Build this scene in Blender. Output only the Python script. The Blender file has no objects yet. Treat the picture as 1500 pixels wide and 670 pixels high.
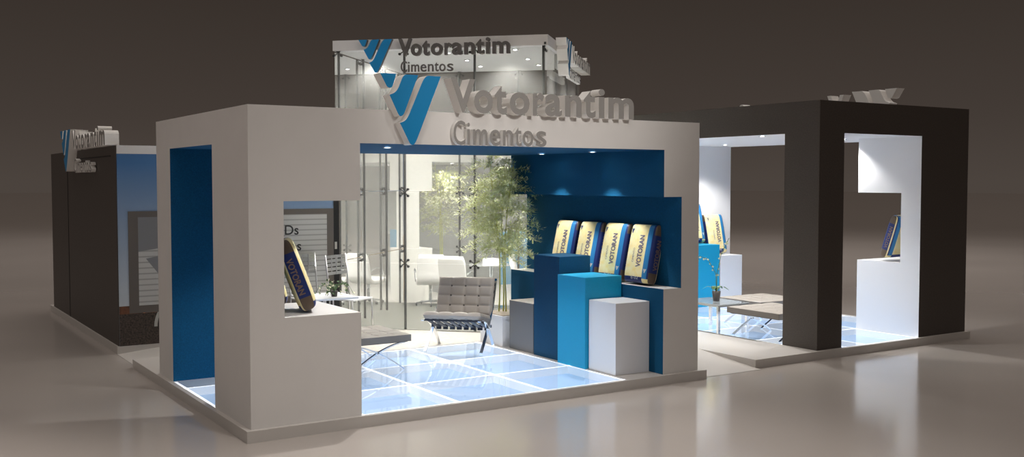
import bpy, bmesh, math, random
from mathutils import Vector, Matrix
random.seed(7)
PI = math.pi
C = bpy.context.scene.collection
S = bpy.context.scene

# ------------------------------------------------------------------ camera
cam_d = bpy.data.cameras.new('camera')
cam = bpy.data.objects.new('camera', cam_d); C.objects.link(cam)
CP = (-2.7363, -8.2435, 2.1683); YAW = 0.5728; PITCH = 0.0463
cam.location = CP
cam.rotation_euler = (PI/2 - PITCH, 0, -YAW)
cam_d.sensor_width = 36; cam_d.lens = 36*1497.5/1500; cam_d.clip_end = 500
S.camera = cam

# ------------------------------------------------------------------ world, lights, exposure
S.view_settings.view_transform = 'Standard'; S.view_settings.look = 'None'
S.view_settings.exposure = 0; S.view_settings.gamma = 1; S.view_settings.use_curve_mapping = False
w = bpy.data.worlds.new('dim_hall'); S.world = w; w.use_nodes = True
nt = w.node_tree; nt.nodes.clear()
tc = nt.nodes.new('ShaderNodeTexCoord'); sp = nt.nodes.new('ShaderNodeSeparateXYZ')
rp = nt.nodes.new('ShaderNodeValToRGB'); bg = nt.nodes.new('ShaderNodeBackground'); ow = nt.nodes.new('ShaderNodeOutputWorld')
nt.links.new(tc.outputs['Generated'], sp.inputs[0]); nt.links.new(sp.outputs['Z'], rp.inputs[0])
nt.links.new(rp.outputs[0], bg.inputs[0]); nt.links.new(bg.outputs[0], ow.inputs[0])
cr = rp.color_ramp
cr.elements[0].position = 0.0; cr.elements[0].color = (.070, .056, .047, 1)
cr.elements[1].position = 0.22; cr.elements[1].color = (.033, .025, .020, 1)
e = cr.elements.new(0.06); e.color = (.055, .043, .036, 1)
bg.inputs[1].default_value = 1.0

def area(name, loc, target, size, power, color, sy=None):
    d = bpy.data.lights.new(name, 'AREA'); d.energy = power; d.color = color; d.size = size
    if sy: d.shape = 'RECTANGLE'; d.size_y = sy
    o = bpy.data.objects.new(name, d); C.objects.link(o); o.location = loc
    o.rotation_euler = (Vector(target)-Vector(loc)).to_track_quat('-Z', 'Y').to_euler()
    return o
def down(name, loc, size, power, spread):
    o = area(name, loc, (loc[0], loc[1]+1e-4, 0), size, power, (1, .93, .88)); o.data.spread = math.radians(spread); return o
def flood(name, loc, target, power, ang, blend=1.0, size=.3, color=(1, .95, .9)):
    d = bpy.data.lights.new(name, 'SPOT'); d.energy = power; d.spot_size = math.radians(ang); d.spot_blend = blend; d.shadow_soft_size = size; d.color = color
    o = bpy.data.objects.new(name, d); C.objects.link(o); o.location = loc
    o.rotation_euler = (Vector(target)-Vector(loc)).to_track_quat('-Z', 'Y').to_euler(); return o
area('fill_front', (-1.5, -9, 9), (1.5, 0, 1.5), 7, 230, (1, .94, .89))  # unseen fill, placed to light the white front faces
area('fill_left', (-9, 2, 7), (0, 4, 0), 6, 85, (1, .93, .88))  # unseen fill, set for the brightness of the left faces
area('fill_top', (5, 5, 14), (5, 5, 0), 12, 350, (1, .95, .9))  # unseen softbox added overhead in place of hall ambient light
down('fill_floor_rear_left', (-9, 14, 14), 14, 170, 120)  # added fill that lifts the floor behind the stand, left side
down('fill_floor_rear_right', (20, 11, 14), 14, 900, 120)  # same kind of added floor fill, right side
down('fill_floor_rear', (4, 26, 15), 16, 700, 130)  # added fill for the far floor, fading towards the horizon
flood('fill_sign', (2.2, -9, 5.6), (2.9, -.1, 3.1), 1500, 26)  # unseen spot added to brighten the header and sign
flood('fill_floor_front', (1.0, -3.4, 9), (1.4, -2.4, 0), 1500, 54)  # added spot that brightens the floor before the white portal
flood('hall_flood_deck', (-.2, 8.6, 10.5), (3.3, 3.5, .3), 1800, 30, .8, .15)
flood('fill_rear_mural', (-2.5, 13, 9), (5.1, 8.9, 1.5), 1600, 32)  # unseen spot added because the rear mural was too dim
down('fill_floor_left', (-4.6, -.8, 7.5), .8, 95, 60)  # added downward fill for the floor at the left
sd = bpy.data.lights.new('fill_floor_sun', 'SUN'); sd.energy = .55; sd.angle = math.radians(60); sd.color = (1, .86, .76)  # added sun lamp that evenly lifts the distant floor, no ceiling source
so_ = bpy.data.objects.new('fill_floor_sun', sd); C.objects.link(so_); so_.location = (0, 0, 30)

# ------------------------------------------------------------------ materials
M = {}
def mat(name, col, rough=.5, metal=0, emit=None, es=0, bump=0, bscale=60, spec=.5, noise=0, nscale=200, col2=None, coat=0):
    m = bpy.data.materials.new(name); m.use_nodes = True
    n = m.node_tree; b = n.nodes['Principled BSDF']
    b.inputs['Base Color'].default_value = (*col, 1); b.inputs['Roughness'].default_value = rough
    b.inputs['Metallic'].default_value = metal; b.inputs['Specular IOR Level'].default_value = spec
    b.inputs['Coat Weight'].default_value = coat
    if emit: b.inputs['Emission Color'].default_value = (*emit, 1); b.inputs['Emission Strength'].default_value = es
    if noise or bump:
        t = n.nodes.new('ShaderNodeTexCoord'); x = n.nodes.new('ShaderNodeTexNoise'); x.inputs['Scale'].default_value = nscale if noise else bscale
        x.inputs['Detail'].default_value = 3
        n.links.new(t.outputs['Object'], x.inputs['Vector'])
        if noise:
            r = n.nodes.new('ShaderNodeValToRGB'); r.color_ramp.elements[0].position = .5-.2; r.color_ramp.elements[1].position = .5+.2
            c2 = col2 or tuple(v*(1-noise) for v in col)
            r.color_ramp.elements[0].color = (*c2, 1); r.color_ramp.elements[1].color = (*col, 1)
            n.links.new(x.outputs[0], r.inputs[0]); n.links.new(r.outputs[0], b.inputs['Base Color'])
        if bump:
            bp = n.nodes.new('ShaderNodeBump'); bp.inputs['Strength'].default_value = bump; bp.inputs['Distance'].default_value = .01
            n.links.new(x.outputs[0], bp.inputs['Height']); n.links.new(bp.outputs[0], b.inputs['Normal'])
    M[name] = m; return m

def glass_mat(name, tint, refl=1.0, rough=0.0, haze=0):
    m = bpy.data.materials.new(name); m.use_nodes = True; n = m.node_tree; n.nodes.clear()
    o = n.nodes.new('ShaderNodeOutputMaterial'); mx = n.nodes.new('ShaderNodeMixShader')
    t = n.nodes.new('ShaderNodeBsdfTransparent'); g = n.nodes.new('ShaderNodeBsdfGlossy'); f = n.nodes.new('ShaderNodeFresnel')
    f.inputs['IOR'].default_value = 1.45; t.inputs[0].default_value = (*tint, 1); g.inputs['Roughness'].default_value = rough
    g.inputs[0].default_value = (refl, refl, refl, 1)
    n.links.new(f.outputs[0], mx.inputs[0]); n.links.new(t.outputs[0], mx.inputs[1]); n.links.new(g.outputs[0], mx.inputs[2])
    if haze:
        h = n.nodes.new('ShaderNodeMixShader'); h.inputs[0].default_value = haze; df = n.nodes.new('ShaderNodeBsdfDiffuse'); tl = n.nodes.new('ShaderNodeBsdfTranslucent'); dt = n.nodes.new('ShaderNodeMixShader')
        df.inputs[0].default_value = (.82, .83, .79, 1); tl.inputs[0].default_value = (.82, .83, .79, 1); dt.inputs[0].default_value = .5
        n.links.new(df.outputs[0], dt.inputs[1]); n.links.new(tl.outputs[0], dt.inputs[2]); n.links.new(mx.outputs[0], h.inputs[1]); n.links.new(dt.outputs[0], h.inputs[2]); n.links.new(h.outputs[0], o.inputs[0])
    else: n.links.new(mx.outputs[0], o.inputs[0])
    M[name] = m; return m

mat('white_paint', (.74, .72, .70), .45, noise=.03, nscale=3)
mat('white_clean', (.82, .83, .86), .4)
mat('platform_paint', (.56, .53, .50), .4)
mat('floor_gloss', (.46, .42, .39), .13, noise=.10, nscale=.35)
mat('deck', (.70, .66, .60), .45, noise=.25, nscale=25)
mat('tower_carpet', (.10, .10, .085), .5)
mat('blue_fabric', (.003, .095, .22), .8, spec=.2, noise=.35, nscale=110, bump=.2)
mat('blue_box', (.002, .06, .14), .6, spec=.2, noise=.2, nscale=110)
mat('cyan_box', (.0, .36, .64), .55, noise=.12, nscale=110)
mat('grey_box', (.17, .17, .18), .45)
mat('brown_laminate', (.070, .056, .048), .5, noise=.35, nscale=60)
mat('sign_grey', (.27, .258, .245), .45)
mat('sign_side', (.90, .88, .85), .5)
mat('sign_blue', (.0, .23, .52), .4)
mat('unlit_letters', (.10, .09, .085), .5)  # backlit tower letters: their lack of light is put into this grey
mat('black_metal', (.012, .012, .012), .4, 0)
mat('post_metal', (.10, .10, .10), .4, .5)
mat('chrome', (.8, .82, .85), .12, 1)
mat('steel', (.62, .62, .63), .35, 1)
mat('leather', (.36, .325, .29), .45, bump=.15, bscale=200)
mat('leather_side_shaded', (.17, .155, .14), .5); mat('leather_dark', (.10, .09, .085), .5)  # ottoman side leather darkened in colour for shade under overhead light
mat('strap', (.015, .022, .04), .5)
mat('white_leather', (.85, .84, .82), .4)
mat('bag_yellow', (.95, .77, .30), .45, noise=.12, nscale=14, col2=(.96, .89, .58))
mat('bag_blue', (.03, .22, .50), .45)
mat('bag_navy', (.012, .03, .16), .45)
mat('bag_brown', (.12, .085, .06), .5)
mat('bag_lettering', (.17, .15, .22), .5)
mat('bag_white', (.75, .75, .70), .5)
mat('bag_lettering_side', (.22, .15, .12), .5)
mat('light_panel', (.42, .56, .76), .5, emit=(.56, .72, .90), es=.40)
mat('tile_frame', (.9, .9, .9), .4, emit=(1, 1, 1), es=.28); mat('tile_edge_glow', (.95, .95, .95), .4, emit=(1, 1, 1), es=.9)  # frame and edge glow added to whiten the grid above the panels
mat('lamp', (1, 1, 1), .3, emit=(1, .98, .95), es=60)
mat('leaf', (.60, .66, .28), .5); mat('leaf_pale', (.86, .88, .62), .5); mat('stem_yellow', (.50, .52, .10), .5)
mat('leaf_dark', (.05, .12, .03), .5); mat('blossom', (.62, .62, .42), .5); mat('pot_dark', (.06, .05, .048), .5)
mat('soil', (.35, .30, .24), .9, bump=.6, bscale=60)
mat('green_carpet', (.30, .45, .22), .8)
mat('panel_grey', (.40, .40, .39), .5); mat('panel_blue', (.10, .42, .72), .5); mat('panel_lavender', (.42, .46, .62), .5)
mat('paper', (.8, .8, .8), .6)
glass_mat('glass', (.95, .96, .94), 1, 0, .12)
glass_mat('floor_glass', (.95, .97, 1.0), .9, .02)
glass_mat('table_glass', (.95, .97, .98), 1, 0, .12)
# mural printing
def mural_sky(name, z0, z1, c0, c1):
    m = bpy.data.materials.new(name); m.use_nodes = True; n = m.node_tree; b = n.nodes['Principled BSDF']; b.inputs['Roughness'].default_value = .5
    t = n.nodes.new('ShaderNodeTexCoord'); s = n.nodes.new('ShaderNodeSeparateXYZ'); mr = n.nodes.new('ShaderNodeMapRange'); r = n.nodes.new('ShaderNodeValToRGB')
    mr.inputs['From Min'].default_value = z0; mr.inputs['From Max'].default_value = z1
    n.links.new(t.outputs['Object'], s.inputs[0]); n.links.new(s.outputs['Z'], mr.inputs['Value']); n.links.new(mr.outputs[0], r.inputs[0])
    r.color_ramp.elements[0].color = (*c0, 1); r.color_ramp.elements[1].color = (*c1, 1)
    n.links.new(r.outputs[0], b.inputs['Base Color']); M[name] = m
mural_sky('print_sky', .6, 2.4, (.50, .56, .62), (.05, .16, .36))
mural_sky('print_haze', 1.0, 2.6, (.55, .58, .60), (.16, .26, .44))
mat('print_gravel', (.10, .07, .055), .6, noise=1, nscale=45, col2=(.004, .004, .004))
mat('print_black', (.004, .004, .005), .6)
mat('print_frame', (.12, .105, .095), .6)
mat('print_rust', (.22, .08, .03), .6, noise=.7, nscale=12)
mat('print_orange', (.9, .28, .08), .6)
mat('print_grey_shape', (.20, .205, .22), .6)
mat('print_text', (.02, .02, .022), .6); mat('print_chrome', (.45, .45, .43), .5)
mat('print_sand', (.50, .40, .28), .7, noise=.4, nscale=5)
mat('print_bottle', (.20, .15, .08), .6, noise=.4, nscale=6)
# ribbed truck box: wave lines
m = mat('print_ribbed', (.55, .55, .54), .6)
n = m.node_tree; b = n.nodes['Principled BSDF']; t = n.nodes.new('ShaderNodeTexCoord'); wv = n.nodes.new('ShaderNodeTexWave')
wv.bands_direction = 'Z'; wv.inputs['Scale'].default_value = 4.4; r = n.nodes.new('ShaderNodeValToRGB')
r.color_ramp.elements[0].position = .0; r.color_ramp.elements[0].color = (.30, .30, .29, 1); r.color_ramp.elements[1].position = .25; r.color_ramp.elements[1].color = (.50, .50, .49, 1)
n.links.new(t.outputs['Object'], wv.inputs[0]); n.links.new(wv.outputs[0], r.inputs[0]); n.links.new(r.outputs[0], b.inputs['Base Color'])

# ------------------------------------------------------------------ helpers
def tag(o, label=None, cat=None, group=None, kind=None):
    if label: o['label'] = label
    if cat: o['category'] = cat
    if group: o['group'] = group
    if kind: o['kind'] = kind
    return o
def empty(name, loc=(0, 0, 0), rz=0, label=None, cat=None, group=None):
    o = bpy.data.objects.new(name, None); C.objects.link(o); o.location = loc; o.rotation_euler = (0, 0, rz); o.empty_display_size = .1
    return tag(o, label, cat, group)
class MB:
    def __init__(s): s.v = []; s.f = []; s.mi = []; s.mats = []
    def m(s, name):
        if name not in s.mats: s.mats.append(name)
        return s.mats.index(name)
    def face(s, pts, m):
        i = len(s.v); s.v += [tuple(p) for p in pts]; s.f.append(tuple(range(i, i+len(pts)))); s.mi.append(s.m(m))
    def box(s, x0, x1, y0, y1, z0, z1, m, **fm):
        k = lambda f: fm.get(f, m); i = len(s.v)
        s.v += [(x, y, z) for z in (z0, z1) for y in (y0, y1) for x in (x0, x1)]
        for nm, q in (('mz', (0, 2, 3, 1)), ('pz', (4, 5, 7, 6)), ('my', (0, 1, 5, 4)), ('py', (2, 6, 7, 3)), ('mx', (0, 4, 6, 2)), ('px', (1, 3, 7, 5))):
            s.f.append(tuple(i+a for a in q)); s.mi.append(s.m(k(nm)))
        return s
    def obox(s, c, ax, ay, az, m):   # oriented box: centre and half-axis vectors
        c, ax, ay, az = map(Vector, (c, ax, ay, az)); i = len(s.v)
        s.v += [tuple(c+ax*a+ay*b_+az*d) for d in (-1, 1) for b_ in (-1, 1) for a in (-1, 1)]
        for q in ((0, 2, 3, 1), (4, 5, 7, 6), (0, 1, 5, 4), (2, 6, 7, 3), (0, 4, 6, 2), (1, 3, 7, 5)):
            s.f.append(tuple(i+a for a in q)); s.mi.append(s.m(m))
        return s
    def tube(s, pts, rad, m, n=8, cap=True):
        pts = [Vector(p) for p in pts]; rs = rad if isinstance(rad, (list, tuple)) else [rad]*len(pts)
        i0 = len(s.v); up = None
        for k, p in enumerate(pts):
            d = (pts[min(k+1, len(pts)-1)]-pts[max(k-1, 0)]).normalized()
            if up is None: up = d.orthogonal().normalized()
            up = (up-d*up.dot(d)); up = up.normalized() if up.length > 1e-6 else d.orthogonal().normalized()
            sd = d.cross(up)
            for j in range(n):
                a = 2*PI*j/n; s.v.append(tuple(p+(up*math.cos(a)+sd*math.sin(a))*rs[k]))
        for k in range(len(pts)-1):
            for j in range(n):
                a = i0+k*n+j; b_ = i0+k*n+(j+1) % n; s.f.append((a, b_, b_+n, a+n)); s.mi.append(s.m(m))
        if cap:
            s.f.append(tuple(i0+j for j in reversed(range(n)))); s.mi.append(s.m(m))
            s.f.append(tuple(i0+(len(pts)-1)*n+j for j in range(n))); s.mi.append(s.m(m))
        return s
    def bar(s, pts, wdir, hw, ht, m):   # flat bar sweep: wdir = width direction
        pts = [Vector(p) for p in pts]; wd = Vector(wdir).normalized(); i0 = len(s.v)
        for k, p in enumerate(pts):
            d = (pts[min(k+1, len(pts)-1)]-pts[max(k-1, 0)]).normalized(); nn = d.cross(wd).normalized()
            s.v += [tuple(p+wd*hw*a+nn*ht*b_) for a, b_ in ((-1, -1), (1, -1), (1, 1), (-1, 1))]
        for k in range(len(pts)-1):
            for j in range(4):
                a = i0+k*4+j; b_ = i0+k*4+(j+1) % 4; s.f.append((a, b_, b_+4, a+4)); s.mi.append(s.m(m))
        s.f.append((i0+3, i0+2, i0+1, i0)); s.mi.append(s.m(m)); e_ = i0+(len(pts)-1)*4
        s.f.append((e_, e_+1, e_+2, e_+3)); s.mi.append(s.m(m)); return s
    def lathe(s, prof, m, c=(0, 0, 0), n=20):
        i0 = len(s.v)
        for r_, z in prof:
            for j in range(n): a = 2*PI*j/n; s.v.append((c[0]+r_*math.cos(a), c[1]+r_*math.sin(a), c[2]+z))
        for k in range(len(prof)-1):
            for j in range(n):
                a = i0+k*n+j; b_ = i0+k*n+(j+1) % n; s.f.append((a, b_, b_+n, a+n)); s.mi.append(s.m(m))
        return s
    def prism(s, poly, fn, d0, d1, mf, ms):   # polygon (u,v) mapped by fn(u,v,d)
        n_ = len(poly); i0 = len(s.v)
        s.v += [tuple(fn(u, v, d0)) for u, v in poly]+[tuple(fn(u, v, d1)) for u, v in poly]
        s.f.append(tuple(i0+j for j in range(n_))); s.mi.append(s.m(mf))
        s.f.append(tuple(i0+n_+j for j in reversed(range(n_)))); s.mi.append(s.m(ms))
        for j in range(n_):
            a = i0+j; b_ = i0+(j+1) % n_; s.f.append((a, a+n_, b_+n_, b_)); s.mi.append(s.m(ms))
        return s
    def build(s, name, parent=None, smooth=False, fix=True, bevel=0):
        me = bpy.data.meshes.new(name); me.from_pydata(s.v, [], s.f)
        for k in s.mats: me.materials.append(M[k])
        me.polygons.foreach_set('material_index', s.mi)
        if fix:
            b_ = bmesh.new(); b_.from_mesh(me); bmesh.ops.recalc_face_normals(b_, faces=b_.faces[:]); b_.to_mesh(me); b_.free()
        if smooth: me.polygons.foreach_set('use_smooth', [True]*len(me.polygons))
        o = bpy.data.objects.new(name, me); C.objects.link(o)
        if parent: o.parent = parent
        if bevel:
            bv = o.modifiers.new('bevel', 'BEVEL'); bv.width = bevel; bv.segments = 2; bv.limit_method = 'ANGLE'
        return o
def copy_tree(o, parent=None):
    c = o.copy(); C.objects.link(c); c.parent = parent
    for ch in list(o.children): copy_tree(ch, c)
    return c
def text_bounds(body, size=1, off=0):
    cu = bpy.data.curves.new('t', 'FONT'); cu.body = body; cu.size = size; cu.offset = off
    o = bpy.data.objects.new('t', cu); C.objects.link(o); bpy.context.view_layer.update()
    bb = [Vector(v) for v in o.bound_box]; r_ = (min(v.x for v in bb), max(v.x for v in bb), min(v.y for v in bb), max(v.y for v in bb))
    bpy.data.objects.remove(o); bpy.data.curves.remove(cu); return r_
def text_mesh(body, ext=0, off=0, res=4):
    """unit-size text as (verts, faces) with extrusion -ext..ext"""
    cu = bpy.data.curves.new('t', 'FONT'); cu.body = body; cu.size = 1; cu.offset = off; cu.extrude = ext; cu.resolution_u = res
    o = bpy.data.objects.new('t', cu); C.objects.link(o); bpy.context.view_layer.update()
    dg = bpy.context.evaluated_depsgraph_get(); me = bpy.data.meshes.new_from_object(o.evaluated_get(dg))
    V_ = [tuple(v.co) for v in me.vertices]; F_ = [tuple(p.vertices) for p in me.polygons]
    bpy.data.objects.remove(o); bpy.data.curves.remove(cu); bpy.data.meshes.remove(me); return V_, F_

# ------------------------------------------------------------------ ground
mb = MB(); mb.face([(-160, -160, 0), (170, -160, 0), (170, 200, 0), (-160, 200, 0)], 'floor_gloss')
tag(mb.build('floor'), 'glossy grey hall floor', kind='structure')

# ------------------------------------------------------------------ stage platform with ramps
PF = 'platform_paint'
def ramp(mb_, pts_low, pts_high):
    a, b_ = map(Vector, pts_low); c, d = map(Vector, pts_high)
    a0, b0, c0, d0 = (Vector((q.x, q.y, 0.0)) for q in (a, b_, c, d))
    for f in ((a, b_, c, d), (b0, c0, c, b_), (a0, d, d0), (d0, c0, c, d)): mb_.face(f, PF)
root = empty('stage_platform', (5, 5, 0), 0, 'low pale grey platform with plinth edge carrying the whole exhibition stand', 'platform')
def local(o): o.location = -Vector(root.location)
mb = MB(); top = .1
# outline pieces (glass pits left open at the portals)
B = lambda x0, x1, y0, y1, z1=top, m=PF: mb.box(x0, x1, y0, y1, 0, z1, m)
B(-.05, 0, -.05, 4.05); B(0, 5.09, -.05, 0.0)               # front and left plinth strips
B(4.0, 5.09, 0, 3.0); B(0, 1.0, 0, 1.0); B(0, .55, 2.45, 3.0)      # under walls
B(0, 5.09, 3.0, 4.05); B(1.03, 5.09, 4.05, 5.1); B(0, 5.09, 5.1, 10.25)
B(5.09, 10.15, 7.3, 10.25); B(5.09, 7.1, 1.05, 7.3); B(6.0, 7.05, .1, 1.05)
B(7.05, 10.15, .10, .15); B(7.1, 7.55, .15, .7); B(9.1, 10.1, .15, 1.15); B(10.1, 10.15, .15, 7.3); B(7.1, 10.1, 4.15, 7.3)
B(7.05, 7.1, .15, 4.15)
local(mb.build('plinth', root))
mb = MB()
mb.face([(5.09, 0.02, .003), (6.0, 0.02, .003), (6.0, 1.05, .1), (5.09, 1.05, .1)], 'platform_paint')
mb.face([(5.09, 0.02, 0), (5.09, 1.05, 0), (5.09, 1.05, .1), (5.09, .02, .003)], PF)
mb.face([(6, 0.02, 0), (6, 1.05, 0), (6, 1.05, .1), (6, .02, .003)], PF)
local(mb.build('ramp', root))
mb = MB()
mb.face([(0, 5.1, .003), (0, 4.05, .003), (1.03, 4.05, .1), (1.03, 5.1, .1)], PF)
local(mb.build('ramp', root))
mb = MB(); mb.box(.9, 4.0, 3.0, 4.6, .1, .104, 'deck')
local(mb.build('deck_surface', root))

# ------------------------------------------------------------------ illuminated glass floors
def glass_floor(loc, rz, label, strips, bars):
    r_ = empty('illuminated_glass_floor', loc, rz, label, 'floor', None)
    mb = MB(); lp = MB()
    for (x0, x1, y0, y1) in strips: lp.box(x0, x1, y0, y1, .004, .012, 'light_panel')
    lp.build('light_panel', r_)
    t = .019
    for (x0, x1, y0, y1) in bars:
        if x0 == x1: mb.box(x0-t, x0+t, y0, y1, .012, .094, 'tile_frame', pz='tile_edge_glow')
        else: mb.box(x0, x1, y0-t, y0+t, .012, .094, 'tile_frame', pz='tile_edge_glow')
    mb.build('tile_frame', r_)
    return r_
def panes(r_, cells):
    for (x0, x1, y0, y1) in cells:
        g = MB(); g.face([(x0+.002, y0+.002, .1), (x1-.002, y0+.002, .1), (x1-.002, y1-.002, .1), (x0+.002, y1-.002, .1)], 'floor_glass'); g.build('glass_pane', r_, fix=False)
strips = [(1, 4, 0, 3), (0, 1, 1, 2.45), (.55, 1, 2.45, 3)]
bars = [(x, x, 0, 3) for x in (2, 3)]+[(1.02, 1.02, 0, 3), (3.98, 3.98, 0, 3)]+[(1, 4, y, y) for y in (.022, 1, 2, 2.978)]+[(0, 1, 2.06, 2.06), (.02, .02, 1, 2.45), (.6, .6, 2.45, 3), (0, 1, 1.02, 1.02)]
cells = [(x, x+1, y, y+1) for x in (1, 2, 3) for y in (0, 1, 2)]+[(0, 1, 1, 2.06), (0, 1, 2.06, 2.45)]
r1 = glass_floor((0, 0, 0), 0, 'blue lit glass tile floor with white grid under the white portal', strips, bars); panes(r1, cells)
r2 = glass_floor((10.1, .15, 0), PI/2, 'blue lit glass tile floor under the dark brown portal', strips, bars); panes(r2, cells)

# ------------------------------------------------------------------ portals
def portal(name, loc, rz, label, ext, inn, tops, zt, zo, zs, zn, yo0, yo1, rs, niche_r=True, back_panel=False):
    R = empty(name, loc, rz, label, 'exhibition portal')
    mb = MB()
    mb.box(0, 1, 0, yo0, .1, zs, ext, px=inn, py=inn, pz=tops)
    mb.box(0, .3, 0, yo0, zs, zn, ext, px=inn, py=inn)
    mb.box(0, 1, 0, yo0, zn, zo, ext, px=inn, py=inn, mz=tops)
    mb.build('notched_pillar', R)
    mb = MB(); mb.box(0, .55, yo1, 3, .1, zo, ext, px=inn, my=inn); mb.build('corner_pillar', R)
    mb = MB()
    if niche_r:
        mb.box(4.5, 5, 0, 3, .1, rs, ext, mx=inn, pz=tops)
        mb.box(4.75, 5, 0, 3, rs, zn, ext, mx=inn)
        mb.box(4.5, 5, 0, 3, zn, zo, ext, mx=inn, mz=inn)
    else: mb.box(4.5, 5, 0, 3, .1, zo, ext, mx=inn)
    mb.build('side_wall', R)
    mb = MB(); mb.box(0, 5, 0, 3, zo, zt, ext, mz=inn); mb.build('header', R)
    return R
portal('exhibition_portal', (0, 0, 0), 0, 'white portal with notched pillar and blue lining at front of the stand', 'white_paint', 'blue_fabric', 'white_paint',
       2.8, 2.5, 1.015, 2.0, 1.0, 2.45, 1.015)
portal('exhibition_portal', (10.1, .15, 0), PI/2, 'dark brown portal with white lining at right of the stand', 'brown_laminate', 'white_clean', 'white_clean',
       3.15, 2.76, 1.07, 2.01, 1.02, 2.55, .93, niche_r=False)
portal('exhibition_portal', (10.15, 10.3, 0), PI, 'pale portal at the rear of the stand, seen through the glass tower', 'white_paint', 'panel_grey', 'white_paint',
       2.8, 2.5, 1.015, 2.0, 1.0, 2.45, 1.015)
# left brown block
R = empty('storage_block', (1.5, 7.6, .1), 0, 'dark brown closed storage block with a sign on its roof edge at left', 'exhibition block')
mb = MB(); mb.box(-1.48, 1.5, -2.49, 2.4, 0, 2.51, 'brown_laminate', py='white_paint', px='white_paint'); mb.build('wall_block', R)
mb = MB(); mb.box(-1.485, -1.48, .88, .9, 0, 2.4, 'print_black'); mb.box(-1.485, -1.48, -2.2, .88, 2.38, 2.395, 'print_black'); mb.build('panel_seam', R)

# ------------------------------------------------------------------ glass tower (rotated square)
TC = Vector((5.08, 5.147, 0)); H2 = 1.5
T = empty('glass_tower', (TC.x, TC.y, .1), PI/4, 'tall square glass tower with black posts and pale roof in the middle', 'glass tower')
# local: side at local x=-1.5 .. ; corners: left A, front B ... rotated by 45 deg
mb = MB(); mb.box(-1.52, 1.52, -1.52, 1.52, 3.88, 4.02, 'white_paint', mz='white_clean'); mb.build('roof_slab', T)
mb = MB(); mb.box(-1.5, 1.5, -1.5, 1.5, 0.001, .008, 'tower_carpet'); mb.build('carpet', T)
zs_ = (0, .93, 1.91, 2.9, 3.86)
posts_done = set()
for a in range(4):
    rot = Matrix.Rotation(a*PI/2, 3, 'Z')
    for k in range(3):
        for j in range(4):
            u0, u1 = -1.5+k+.004, -.5+k-.004; z0, z1 = zs_[j]+.006, zs_[j+1]-.004
            pts = [rot @ Vector((u0, -1.5, z0)), rot @ Vector((u1, -1.5, z0)), rot @ Vector((u1, -1.5, z1)), rot @ Vector((u0, -1.5, z1))]
            g = MB(); g.face(pts, 'glass'); g.build('glass_pane', T, fix=False)
    for k in range(3):
        u = -1.5+k; ins = .05
        c = rot @ Vector((u+(.04 if k == 0 else 0), -1.5+ins+(.0 if k else .0), 0))
        pm = 'black_metal' if True else 'post_metal'
        p_ = MB().tube([(c.x, c.y, 0), (c.x, c.y, 3.88)], .018, pm, 8).build('post', T, smooth=False)
        for z in zs_[1:]:
            q = MB(); cc = rot @ Vector((u+(.04 if k == 0 else 0), -1.5+.02, z))
            ux = rot @ Vector((1, 0, 0)); ny = rot @ Vector((0, 1, 0))
            for sx in (-1, 1):
                for sz in (-1, 1):
                    tip = cc+ux*(.055*sx)+Vector((0, 0, .045*sz))
                    q.tube([cc+ny*.02, tip], .008, 'black_metal', 6); q.tube([tip-ny*.018, tip+ny*.01], .018, 'black_metal', 10)
            q.build('spider_fitting', p_)
# door pull on the left front pane
mb = MB(); c = Vector((-.72, -1.53, .95))
mb.tube([(c.x+.06*math.cos(t_*PI/8), c.y-.03, c.z+.06*math.sin(t_*PI/8)) for t_ in range(17)], .008, 'chrome', 6); mb.tube([(c.x, c.y-.03, c.z), (c.x, c.y+.05, c.z)], .012, 'chrome')
mb.build('door_pull', T)

# ------------------------------------------------------------------ signs
# emblem polygons in unit units, u right 0..1, v up (0 = bottom tip, 1 = top)
def arc(p0, p1, p2, n=6):
    return [((1-t)**2*p0[0]+2*t*(1-t)*p1[0]+t*t*p2[0], (1-t)**2*p0[1]+2*t*(1-t)*p1[1]+t*t*p2[1]) for t in [i/n for i in range(n+1)]]
E1 = [(0, 1), (.26, 1)]+arc((.205, .84), (.19, .80), (.15, .80))+arc((.15, .80), (.115, .80), (.10, .83), 3)
E2 = [(.42, 1), (.62, 1)]+arc((.39, .455), (.36, .40), (.32, .405), 4)+arc((.32, .405), (.30, .41), (.275, .46), 3)+[(.15, .70)]+arc((.20, .72), (.26, .74), (.30, .82), 4)+arc((.345, .92), (.37, .99), (.42, 1), 4)
E3 = [(.78, 1), (1, 1)]+arc((.60, .09), (.56, .0), (.52, .0), 4)+arc((.52, .0), (.48, .0), (.455, .06), 4)+[(.315, .31)]+arc((.36, .325), (.42, .34), (.47, .44), 4)+arc((.68, .89), (.73, .99), (.78, 1), 4)
TAB1 = [(1.851, 2.107), (2.095, 2.300), (2.318, 2.454), (2.484, 2.710), (2.748, 2.880), (2.889, 3.090), (3.125, 3.328), (3.351, 3.500), (3.537, 3.615), (3.662, 3.991)]
TAB2 = [(1.903, 2.028), (2.047, 2.077), (2.111, 2.268), (2.293, 2.411), (2.439, 2.551), (2.571, 2.649), (2.662, 2.784), (2.816, 2.938)]
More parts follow.
